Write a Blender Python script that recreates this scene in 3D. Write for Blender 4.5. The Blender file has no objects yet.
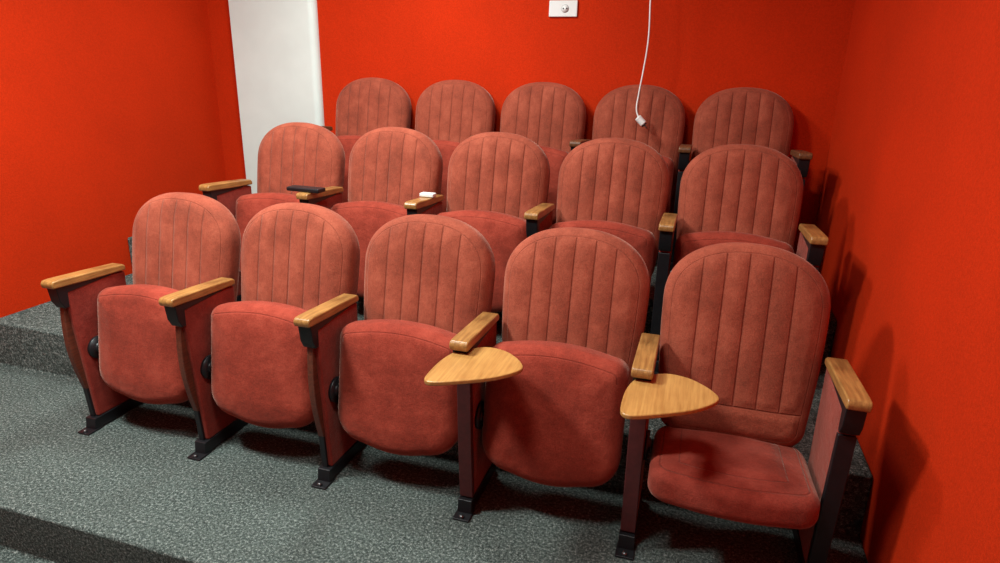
import bpy, math, random
import numpy as np
from mathutils import Vector, Matrix
sc=bpy.context.scene
sc.view_settings.view_transform='Standard'
random.seed(3)
S=0.56
XL,XR,YW,YF,ZC=-0.99,2.997,2.15,-4.2,2.75
D12,R12,D23,R23=.88,.234,.81,.228
def lin(c): return tuple(((v/255)/12.92 if v/255<=.04045 else (((v/255)+.055)/1.055)**2.4) for v in c)+(1,)
# ---------------- node helpers
class NT:
    def __init__(s,name):
        s.m=bpy.data.materials.new(name); s.m.use_nodes=True
        s.t=s.m.node_tree; s.b=s.t.nodes['Principled BSDF']
        s.tc=s.t.nodes.new('ShaderNodeTexCoord')
    def n(s,t,**k):
        x=s.t.nodes.new(t)
        for a,b in k.items(): setattr(x,a,b)
        return x
    def l(s,a,b): s.t.links.new(a,b)
    def math(s,op,a,b=None,c=None,clamp=False):
        x=s.n('ShaderNodeMath',operation=op); x.use_clamp=clamp
        for i,v in enumerate((a,b,c)):
            if v is None: continue
            if isinstance(v,(int,float)): x.inputs[i].default_value=v
            else: s.l(v,x.inputs[i])
        return x.outputs[0]
    def noise(s,scale,detail=3,rough=.6,vec=None):
        x=s.n('ShaderNodeTexNoise'); x.inputs['Scale'].default_value=scale
        x.inputs['Detail'].default_value=detail; x.inputs['Roughness'].default_value=rough
        s.l(vec if vec is not None else s.tc.outputs['Object'],x.inputs['Vector']); return x.outputs[0]
    def ramp(s,fac,stops):
        x=s.n('ShaderNodeValToRGB'); e=x.color_ramp.elements
        while len(e)<len(stops): e.new(.5)
        for i,(p,c) in enumerate(stops): e[i].position=p; e[i].color=c
        s.l(fac,x.inputs[0]); return x.outputs[0]
    def mix(s,f,a,b,mode='MIX'):
        x=s.n('ShaderNodeMix',data_type='RGBA',blend_type=mode)
        for i,v in ((0,f),(6,a),(7,b)):
            if isinstance(v,(int,float,tuple)): x.inputs[i].default_value=v
            else: s.l(v,x.inputs[i])
        return x.outputs[2]
    def bump(s,h,dist,strength=1,prev=None):
        x=s.n('ShaderNodeBump'); x.inputs['Strength'].default_value=strength; x.inputs['Distance'].default_value=dist
        s.l(h,x.inputs['Height'])
        if prev is not None: s.l(prev,x.inputs['Normal'])
        return x.outputs[0]
CH=.070   # channel spacing of the backrest tufting
def velvet(name,col,kind='plain'):
    N=NT(name); o=N.tc.outputs['Object']
    dark=tuple(c*.62 for c in col[:3])+(1,); light=(min(1,col[0]*1.40+.012),min(1,col[1]*1.52+.01),min(1,col[2]*1.5+.008),1)
    # per-object offset so that identical cushions get different nap marks
    oi=N.n('ShaderNodeObjectInfo'); va=N.n('ShaderNodeVectorMath',operation='ADD'); N.l(o,va.inputs[0])
    cx=N.n('ShaderNodeCombineXYZ')
    for k in range(3): N.l(N.math('MULTIPLY',oi.outputs['Random'],7.3+k*5),cx.inputs[k])
    N.l(cx.outputs[0],va.inputs[1]); vv=va.outputs[0]
    big=N.noise(7,6,.76,vv); c=N.ramp(big,[(.36,dark),(.5,col),(.64,light)])
    fine=N.noise(300,3,.7); c=N.mix(.42,c,N.ramp(fine,[(.36,dark),(.64,light)]))
    nb=N.bump(fine,.0018,.6); nb=N.bump(N.noise(30,4,.6,vv),.007,.45,nb)
    if kind!='plain':
        at=N.n('ShaderNodeAttribute',attribute_name='gd').outputs['Fac']
        sp=N.n('ShaderNodeSeparateXYZ'); N.l(o,sp.inputs[0]); x,y,z=sp.outputs
        dd=N.math('ABSOLUTE',N.math('SUBTRACT',at,.030))
        if kind=='back':
            front=N.math('GREATER_THAN',y,0)
            lx=N.math('PINGPONG',x,CH/2)
            lx=N.math('ADD',lx,N.math('LESS_THAN',z,.125))
            lx=N.math('ADD',lx,N.math('LESS_THAN',at,.032))
            lx=N.math('ADD',lx,N.math('GREATER_THAN',N.math('ABSOLUTE',x),CH*2.5))
            lz=N.math('ADD',N.math('ABSOLUTE',N.math('SUBTRACT',z,.125)),N.math('LESS_THAN',at,.030))
            g=N.math('MINIMUM',N.math('MINIMUM',lx,lz),N.math('ADD',dd,.0018))
            g=N.math('ADD',g,front)
        elif kind=='pan':      # only the seam where the front boxing meets the underside
            g=N.math('ADD',N.math('ADD',dd,.0012),N.math('LESS_THAN',z,.40))
        elif kind=='pan_open':
            g=N.math('MINIMUM',dd,N.math('ADD',N.math('ABSOLUTE',N.math('SUBTRACT',at,.085)),.001))
        h=N.math('DIVIDE',g,.0042,clamp=True)
        nb=N.bump(h,.003,.8,nb)
        c=N.mix(N.math('MULTIPLY',N.math('SUBTRACT',1.,h),.38),c,tuple(v*.3 for v in col[:3])+(1,))
    N.l(c,N.b.inputs['Base Color']); N.l(nb,N.b.inputs['Normal'])
    N.b.inputs['Roughness'].default_value=.9
    N.b.inputs['Sheen Weight'].default_value=.32; N.b.inputs['Sheen Roughness'].default_value=.33
    N.b.inputs['Sheen Tint'].default_value=(1,.66,.52,1)
    N.b.inputs['Specular IOR Level'].default_value=.2
    return N.m
def wood(name,a,b,rough=.38,scale=1.):
    N=NT(name)
    mp=N.n('ShaderNodeMapping'); mp.inputs['Scale'].default_value=(110*scale,7*scale,110*scale); N.l(N.tc.outputs['Object'],mp.inputs[0])
    n1=N.noise(1.,5,.6,mp.outputs[0]); n2=N.noise(9,3)
    c=N.ramp(N.math('ADD',N.math('MULTIPLY',n1,.7),N.math('MULTIPLY',n2,.3)),[(.33,b),(.62,a)])
    N.l(c,N.b.inputs['Base Color']); N.b.inputs['Roughness'].default_value=rough
    N.l(N.bump(n1,.0006,.4),N.b.inputs['Normal']); return N.m
def plainmat(name,col,rough=.5,metal=0,ns=40,amt=.15):
    N=NT(name); n=N.noise(ns,3)
    d=tuple(c*(1-amt) for c in col[:3])+(1,); l=tuple(min(1,c*(1+amt)) for c in col[:3])+(1,)
    N.l(N.ramp(n,[(.35,d),(.65,l)]),N.b.inputs['Base Color'])
    N.b.inputs['Roughness'].default_value=rough; N.b.inputs['Metallic'].default_value=metal
    return N.m
def wallmat(name,col):
    N=NT(name)
    f=N.noise(150,4,.78); b=N.noise(1.3,3)
    d=tuple(c*.78 for c in col[:3])+(1,); l=tuple(min(1,c*1.18) for c in col[:3])+(1,)
    c=N.ramp(b,[(.3,d),(.7,l)]); c=N.mix(.55,c,N.ramp(f,[(.38,d),(.62,l)]))
    N.l(c,N.b.inputs['Base Color']); N.b.inputs['Roughness'].default_value=.85
    N.b.inputs['Specular IOR Level'].default_value=.1
    N.l(N.bump(f,.005,.5),N.b.inputs['Normal']); return N.m
def carpetmat():
    N=NT('carpet')
    a=N.noise(100,4,.82); b=N.noise(300,2,.7); g=N.noise(2.5,4)
    m=N.math('ADD',N.math('MULTIPLY',a,.65),N.math('MULTIPLY',b,.35))
    c=N.ramp(m,[(.41,lin((26,32,31))),(.49,lin((86,97,93))),(.55,lin((120,132,127))),(.61,lin((206,215,209)))])
    c=N.mix(.16,c,N.ramp(g,[(.3,lin((64,74,70))),(.7,lin((124,138,132)))]))
    N.l(c,N.b.inputs['Base Color']); N.b.inputs['Roughness'].default_value=.95
    N.b.inputs['Specular IOR Level'].default_value=.1
    N.l(N.bump(m,.018,1),N.b.inputs['Normal']); return N.m
M_back=velvet('velvet_back',lin((145,68,49)),'back')
M_pan=velvet('velvet_pan',lin((140,50,35)),'pan')
M_panopen=velvet('velvet_pan_open',lin((138,53,40)),'pan_open')
M_side=velvet('velvet_side',lin((134,44,34)))
M_oak=wood('oak',lin((174,126,70)),lin((118,78,40)),.3)
M_tab=wood('tablet_oak',lin((190,142,80)),lin((154,106,54)),.28)
M_walnut=wood('walnut_strip',lin((104,54,36)),lin((66,32,22)),.45)
M_walnut2=wood('brown_arm',lin((120,76,44)),lin((78,46,28)),.45)
M_plum=plainmat('plum_edge',lin((80,32,32)),.5)
M_black=plainmat('black_metal',lin((26,26,29)),.42,.2)
M_steel=plainmat('steel',lin((120,122,124)),.35,.9)
M_red=wallmat('red_wall',lin((194,46,9)))
M_white=plainmat('white_paint',lin((216,230,225)),.6,0,3,.04)
M_front=plainmat('grey_paint',lin((150,154,154)),.7,0,3,.04)
M_ceil=plainmat('ceiling_paint',lin((205,210,208)),.8,0,3,.03)
M_plastic=plainmat('white_plastic',lin((228,232,230)),.3,0,3,.02)
M_carpet=carpetmat()
# ---------------- mesh helpers
def link(o,par=None):
    sc.collection.objects.link(o)
    if par is not None: o.parent=par
    return o
def mesh(name,vs,fs,mat,smooth=True):
    me=bpy.data.meshes.new(name); me.from_pydata([tuple(map(float,v)) for v in vs],[],fs); me.update()
    me.materials.append(mat)
    if smooth:
        for p in me.polygons: p.use_smooth=True
    return me
def obj(name,me,par=None,loc=(0,0,0),rot=(0,0,0),bevel=0,seg=2):
    o=bpy.data.objects.new(name,me); o.location=loc; o.rotation_euler=rot; link(o,par)
    if bevel:
        b=o.modifiers.new('b','BEVEL'); b.width=bevel; b.segments=seg; b.limit_method='ANGLE'; b.angle_limit=math.radians(35)
        b.harden_normals=True
    return o
def boxmesh(name,x0,x1,y0,y1,z0,z1,mat,smooth=True):
    v=[(x,y,z) for x in(x0,x1) for y in(y0,y1) for z in(z0,z1)]
    f=[(0,1,3,2),(4,6,7,5),(0,4,5,1),(2,3,7,6),(0,2,6,4),(1,5,7,3)]
    return mesh(name,v,f,mat,smooth)
def extrude_x(name,prof,x0,x1,mat,smooth=True):
    n=len(prof); v=[(x0,a,b) for a,b in prof]+[(x1,a,b) for a,b in prof]
    f=[tuple(range(n))[::-1],tuple(range(n,2*n))]+[(i,(i+1)%n,n+(i+1)%n,n+i) for i in range(n)]
    me=mesh(name,v,f,mat,smooth); fixn(me); return me
def extrude_z(name,prof,z0,z1,mat,smooth=True):
    n=len(prof); v=[(a,b,z0) for a,b in prof]+[(a,b,z1) for a,b in prof]
    f=[tuple(range(n))[::-1],tuple(range(n,2*n))]+[(i,(i+1)%n,n+(i+1)%n,n+i) for i in range(n)]
    me=mesh(name,v,f,mat,smooth); fixn(me); return me
import bmesh
def fixn(me):
    b=bmesh.new(); b.from_mesh(me); bmesh.ops.recalc_face_normals(b,faces=b.faces); b.to_mesh(me); b.free()
def cyl(name,r,x0,x1,mat,n=28,axis='x'):
    vs=[];fs=[]
    for x in(x0,x1):
        for i in range(n):
            a=2*math.pi*i/n; vs.append((x,r*math.cos(a),r*math.sin(a)) if axis=='x' else (r*math.cos(a),r*math.sin(a),x))
    fs=[tuple(range(n)),tuple(range(n,2*n))[::-1]]+[(i,(i+1)%n,n+(i+1)%n,n+i) for i in range(n)]
    me=mesh(name,vs,fs,mat); fixn(me); return me
def smoothstep(a,b,x):
    t=np.clip((x-a)/(b-a),0,1); return t*t*(3-2*t)
def resample(P,n):
    P=np.array(P); Q=np.vstack([P,P[:1]]); L=np.r_[0,np.cumsum(np.linalg.norm(np.diff(Q,axis=0),axis=1))]
    s=np.linspace(0,L[-1],n,endpoint=False)
    return np.c_[np.interp(s,L,Q[:,0]),np.interp(s,L,Q[:,1])]
def cushion(name,outline,T,r,mat,front,back,n=200,inner=24):
    P=resample(outline,n); c=np.array([0,(P[:,1].max()+P[:,1].min())/2])
    s=np.r_[np.linspace(0,.82,inner)[1:],.86,.89,.915,.935,.952,.967,.98,.99,.997,1.]
    A=P;B=np.roll(P,-1,axis=0);AB=B-A;den=(AB**2).sum(1)
    def dist(q):
        t=np.clip((((q[:,None]-A)*AB).sum(2))/den,0,1); return np.linalg.norm(q[:,None]-(A+t[...,None]*AB),axis=2).min(1)
    V=[];F=[];G=[]
    rings=[c+k*(P-c) for k in s]
    pts=np.vstack([c[None]]+rings); d=dist(pts); d[-n:]=0
    def edge(d): 
        k=np.clip(r-d,0,r); return r-np.sqrt(np.clip(r*r-k*k,0,None))
    yf=-(T/2)+edge(d)-front(pts[:,0],pts[:,1],d)
    yb=(T/2)-edge(d)+back(pts[:,0],pts[:,1],d)
    m=len(pts); V=[(p[0],y,p[1]) for p,y in zip(pts,yf)]+[(p[0],y,p[1]) for p,y in zip(pts,yb)]
    G=list(d)+list(d)
    R=len(s)
    for o,fl in((0,False),(m,True)):
        for i in range(n):
            j=(i+1)%n; f=(o,o+1+i,o+1+j); F.append(f if not fl else f[::-1])
            for k in range(R-1):
                a=o+1+k*n; b=a+n; f=(a+i,b+i,b+j,a+j); F.append(f if not fl else f[::-1])
    a=1+(R-1)*n; b=m+a
    for i in range(n):
        j=(i+1)%n; F.append((a+i,b+i,b+j,a+j))
    me=mesh(name,V,F,mat); fixn(me)
    at=me.attributes.new('gd','FLOAT','POINT'); at.data.foreach_set('value',[float(x) for x in G])
    return me
# outlines
def tomb(W,L,wb,arc,rb,nexp=2.25):
    pts=[]
    for i in range(13):     # bottom right corner
        a=-math.pi/2+math.pi/2*i/12; pts.append((wb-rb+rb*math.cos(a),rb+rb*math.sin(a)))
    zt=L-arc
    for i in range(1,9):
        t=i/9; pts.append((wb+(W-wb)*math.sin(t*math.pi/2),rb+(zt-rb)*t))
    for i in range(61):
        a=math.pi*i/60; cx,cz=math.cos(a),math.sin(a)
        pts.append((W*math.copysign(abs(cx)**(2/nexp),cx),zt+arc*abs(cz)**(2/nexp)))
    for i in range(8,0,-1):
        t=i/9; pts.append((-(wb+(W-wb)*math.sin(t*math.pi/2)),rb+(zt-rb)*t))
    for i in range(13):
        a=math.pi+math.pi/2*i/12; pts.append((-(wb-rb)+rb*math.cos(a),rb+rb*math.sin(a)))
    return pts
def seatoutline(W,L,rf=.05):
    pts=[]
    rb=.11
    def corner(cx,cz,r,a0,a1,n=10):
        for i in range(n+1):
            a=a0+(a1-a0)*i/n; pts.append((cx+r*math.cos(a),cz+r*math.sin(a)))
    h=math.pi/2
    bulgeb=.022; bulgef=.024
    corner(W-rb,rb+bulgeb,rb,-h+.15,0); corner(W-rf,L-rf-bulgef,rf,0,h-.1)
    for i in range(1,12):
        t=1-2*i/12; pts.append(((W-rf)*t,L-bulgef*t*t))
    corner(-(W-rf),L-rf-bulgef,rf,h+.1,2*h); corner(-(W-rb),rb+bulgeb,rb,2*h,3*h-.15)
    for i in range(1,12):
        t=-1+2*i/12; pts.append(((W-rb)*t,bulgeb*t*t))
    return pts
def fr_back(x,z,d):
    # soft channels: valleys at 0, +-CH, +-2CH; the outer panels run on to the boxing seam
    near=np.min([np.abs(x-k*CH) for k in(-2,-1,0,1,2)],axis=0)
    pil=1-np.exp(-(near/.015)**1.3)
    up=smoothstep(.030,.062,d)*smoothstep(.125,.152,z)
    m2=smoothstep(.030,.052,d)*(1-smoothstep(.100,.125,z))
    return .014*smoothstep(0,.12,d)+up*.0068*pil+.007*m2
def puff(a): return lambda x,z,d: a*smoothstep(0,.12,d)
LB=.655
me_back=cushion('backrest',tomb(.256,LB,.232,.20,.07),.112,.044,M_back,fr_back,puff(.004),280,44)
me_pan=cushion('seat_pan',seatoutline(.237,.487),.135,.050,M_pan,puff(.014),puff(.004),180)
me_panopen=cushion('seat_pan_open',seatoutline(.236,.475,.07),.100,.036,M_panopen,puff(.005),lambda x,z,d:.010*smoothstep(0,.12,d)+.006*smoothstep(.085,.115,d),180)
# side panel
H=.68
prof=[(-.015,H-.032),(-.004,H-.14),(.010,.35),(.03,.055),(.262,.055),(.268,.25),(.272,H-.05)]
me_side=extrude_x('side_panel',prof,-.023,.023,M_side)
me_foot=extrude_x('foot_base',[(.0,.006),(.006,.055),(.28,.057),(.287,.004)],-.026,.026,M_black)
me_flange=boxmesh('floor_flange',-.030,.030,-.038,.03,0,.008,M_black)
me_bolt=cyl('bolt',.009,.008,.017,M_steel,6,'z')
def armprof():
    return [(-.060,H-.030),(-.064,H-.012),(-.056,H),(-.03,H+.001),(.10,H-.006),(.26,H-.016),(.272,H-.024),(.272,H-.044),(.10,H-.038)]
me_arm=extrude_x('armrest',armprof(),-.031,.031,M_oak)
me_arm2=extrude_x('armrest_dark',armprof(),-.031,.031,M_walnut2)
me_hous=extrude_x('arm_bracket',[(-.046,H-.028),(-.038,H-.09),(-.022,H-.120),(-.004,H-.120),(-.001,H-.06),(.2,H-.048),(.2,H-.034)],-.0255,.0255,M_black)
def strip(name,w,mat,bul=.022,z0=.06,z1=H-.13,off=0.):
    n=20;fr=[];bk=[]
    for i in range(n+1):
        t=i/n; z=z1+(z0-z1)*t; yb=-.004+.034*(H-.13-z)/(H-.19)
        y=yb-.010-off-bul*math.sin(math.pi*min(1,t*1.0))
        fr.append((y,z)); bk.append((yb+.012,z))
    return extrude_x(name,fr+bk[::-1],-w,w,mat)
me_sw=strip('bentwood_strip',.012,M_walnut,.022,.19,H-.11)
me_sl=strip('lower_edge',.011,M_black,0,.05,.22)
me_sp=strip('edge_strip',.024,M_plum,.004)
me_sb=strip('edge_strip_black',.024,M_black,.004)
me_disc=cyl('hinge_disc',.048,-.006,.006,M_black)
me_disc2=cyl('hinge_hub',.022,-.009,.009,M_black)
tab=[(-.040,-.235),(-.040,-.12),(-.024,-.045),(.010,.000),(.070,.036),(.135,.022),(.190,-.028),(.218,-.078),(.200,-.118),(.15,-.172),(.08,-.216),(.0,-.258),(-.026,-.258)]
def chaik(P,k=3):
    for _ in range(k):
        Q=[]
        for i in range(len(P)):
            a=Vector(P[i]);b=Vector(P[(i+1)%len(P)]); Q+= [tuple(a*.78+b*.22),tuple(a*.22+b*.78)]
        P=Q
    return P
me_tab=extrude_z('writing_tablet',chaik(tab,2),0,.014,M_tab)
me_tabarm=boxmesh('tablet_bracket',-.018,.03,-.13,.0,-.012,0,M_black)
def armset(par,x,kind,tablet=False,dark=False):
    obj('side_panel',me_side,par,(x,0,0),bevel=.008,seg=3)
    obj('foot_base',me_foot,par,(x,0,0),bevel=.003)
    obj('floor_flange',me_flange,par,(x,0,0),bevel=.002)
    obj('flange_bolt',me_bolt,par,(x,-.026,0))
    obj('armrest',me_arm2 if dark else me_arm,par,(x,0,0),bevel=.006,seg=3)
    obj('arm_bracket',me_hous,par,(x,0,0),bevel=.003)
    if kind=='wood':
        obj('bentwood_strip',me_sw,par,(x-.004,0,0),bevel=.003); obj('lower_edge',me_sl,par,(x-.004,0,0),bevel=.002)
    else: obj('edge_strip',{'plum':me_sp,'black':me_sb}[kind],par,(x,0,0),bevel=.003)
    if tablet:
        obj('writing_tablet',me_tab,par,(x,0,.624),bevel=.004); obj('tablet_bracket',me_tabarm,par,(x,0,.624),bevel=.002)
rows=[(0,0,0),(-.006,D12,R12),(.014,D12+D23,R12+R23)]
for ri,(ox,oy,oz) in enumerate(rows):
    for i in range(5):
        e=bpy.data.objects.new('theater_seat',None); e.location=(ox+i*S+S/2,oy,oz); link(e); e.empty_display_size=.1
        jit=random.uniform(-.6,.6)
        obj('backrest',me_back,e,(0,.270,.325),(math.radians(-12+jit*.5),0,math.radians(jit)))
        if ri==0 and i==4: obj('seat_pan',me_panopen,e,(0.003,.33,.284),(math.radians(83.5),0,0))
        else: obj('seat_pan',me_pan,e,(-.007,.082,.145),(math.radians(-9+jit),0,0))
        obj('hinge_disc',me_disc,e,(-.2505,.082,.355)); obj('hinge_hub',me_disc2,e,(-.2475,.082,.355))
        kinds=['wood','wood','wood','plum','plum','black'] if ri==0 else ['wood','wood','black','black','black','black']
        armset(e,-S/2,kinds[i],ri==0 and i in(3,4),ri==2)
        if i==4: armset(e,S/2,kinds[5],False,ri==2)
# ---------------- room
zl=-.19
st=[(YF,zl),(-.48,zl),(-.48,0),(.335,0),(.335,R12),(.335+D12,R12),(.335+D12,R12+R23),(YW,R12+R23),(YW,-.4),(YF,-.4)]
fl=extrude_x('floor',st,XL,XR,M_carpet,False); obj('floor',fl,bevel=.012,seg=3)
def wall(name,a,m): return obj(name,boxmesh(name,*a,m,False))
wall('wall_left',(XL-.1,XL,YF,YW+.1,-.4,ZC),M_red)
wall('wall_right',(XR,XR+.1,YF,YW+.1,-.4,ZC),M_red)
wall('wall_back',(XL,XR,YW,YW+.1,-.4,ZC),M_red)
wall('wall_front',(XL,XR,YF-.1,YF,-.4,ZC),M_front)
wall('ceiling',(XL-.1,XR+.1,YF-.1,YW+.1,ZC,ZC+.1),M_ceil)
cp=[(-.775,YW),(-.775,YW-.05)]+[(-.135-.045+.045*math.sin(a),YW-.05+.045-.045*math.cos(a)) for a in np.linspace(0,math.pi/2,8)]+[(-.135,YW)]
obj('white_column',extrude_z('white_column',cp,R12+R23,ZC,M_white,False))
# outlet
e=bpy.data.objects.new('wall_outlet',None); e.location=(1.485,YW,1.836); link(e)
obj('cover_plate',boxmesh('cover_plate',-.083,.083,-.014,0,-.044,.044,M_plastic),e,bevel=.004)
obj('socket_well',cyl('socket_well',.022,0,.002,M_front,24,'z'),e,(.012,-.014,0),(math.radians(90),0,0))
obj('socket_inner',cyl('socket_inner',.0205,0,.0025,M_plastic,24,'z'),e,(.012,-.014,0),(math.radians(90),0,0))
for k in(-1,1): obj('socket_hole',cyl('socket_hole',.0042,0,.004,M_black,10,'z'),e,(.012+k*.010,-.014,0),(math.radians(90),0,0))
# hanging cord
e=bpy.data.objects.new('power_cord',None); link(e)
cu=bpy.data.curves.new('cable','CURVE'); cu.dimensions='3D'; cu.bevel_depth=.0042; cu.bevel_resolution=3
pts=[(1.97,2.0,ZC),(1.985,1.97,2.3),(1.992,1.93,1.87),(2.0,1.92,1.66),(1.988,1.915,1.50),(1.975,1.91,1.38),(1.972,1.90,1.30),(1.985,1.895,1.262)]
sp=cu.splines.new('BEZIER'); sp.bezier_points.add(len(pts)-1)
for b,p in zip(sp.bezier_points,pts): b.co=p; b.handle_left_type=b.handle_right_type='AUTO'
cu.materials.append(M_plastic); o=bpy.data.objects.new('cable',cu); link(o,e)
obj('plug_body',cyl('plug_body',.019,-.026,.026,M_plastic,20,'z'),e,(2.0,1.89,1.245),(0,math.radians(-45),0),bevel=.006,seg=3)
obj('plug_cap',cyl('plug_cap',.016,0,.008,M_black,20,'z'),e,(2.018,1.89,1.227),(0,math.radians(135),0),bevel=.002)
for k in(-1,1): obj('plug_pin',cyl('plug_pin',.0025,.0,.024,M_steel,8,'z'),e,(2.02,1.89+k*.008,1.224),(0,math.radians(135),0))
# small things on second-row arms
z2=R12+H
o=obj('folded_tablet',boxmesh('folded_tablet',-.12,.06,-.035,.03,0,.020,M_black),None,(.012+S,D12-.0,z2+.001),(0,0,math.radians(-2)),bevel=.006)
o=obj('white_adapter',boxmesh('white_adapter',-.036,.036,-.022,.022,0,.018,M_plastic),None,(-.006+2*S,D12+.14,z2-.006),bevel=.005)
# ceiling lamps
M_em=bpy.data.materials.new('lamp_diffuser'); M_em.use_nodes=True
b=M_em.node_tree.nodes['Principled BSDF']; b.inputs['Emission Color'].default_value=(.93,1,.96,1); b.inputs['Emission Strength'].default_value=3
for (x,y,w) in [(.3,-.68,100),(1.7,-.9,32),(.7,.95,42)]:
    e=bpy.data.objects.new('ceiling_lamp',None); e.location=(x,y,ZC); link(e)
    obj('lamp_frame',boxmesh('lamp_frame',-.31,.31,-.31,.31,-.03,0,M_white),e,bevel=.004)
    obj('diffuser',boxmesh('diffuser',-.28,.28,-.28,.28,-.034,-.03,M_em),e)
    L=bpy.data.lights.new('panel_light','AREA'); L.shape='SQUARE'; L.size=.38; L.energy=w; L.color=(.92,1,.96)
    o=bpy.data.objects.new('panel_light',L); o.location=(0,0,-.045); link(o,e)
w=bpy.data.worlds.new('w'); sc.world=w; w.use_nodes=True
w.node_tree.nodes['Background'].inputs[0].default_value=(.6,.6,.6,1); w.node_tree.nodes['Background'].inputs[1].default_value=.3
# ---------------- camera
a,bb,r=.2944,.3144,.0230
f=Vector((-math.sin(a)*math.cos(bb),math.cos(a)*math.cos(bb),-math.sin(bb)))
rt=Vector((math.cos(a),math.sin(a),0)); up=rt.cross(f)
r2=rt*math.cos(r)+up*math.sin(r); u2=-rt*math.sin(r)+up*math.cos(r)
cd=bpy.data.cameras.new('camera'); cd.sensor_width=36; cd.lens=.6383*36; cd.clip_start=.05
co=bpy.data.objects.new('camera',cd); link(co)
co.matrix_world=Matrix(((r2.x,u2.x,-f.x,2.3262),(r2.y,u2.y,-f.y,-1.7620),(r2.z,u2.z,-f.z,1.4713),(0,0,0,1)))
sc.camera=co
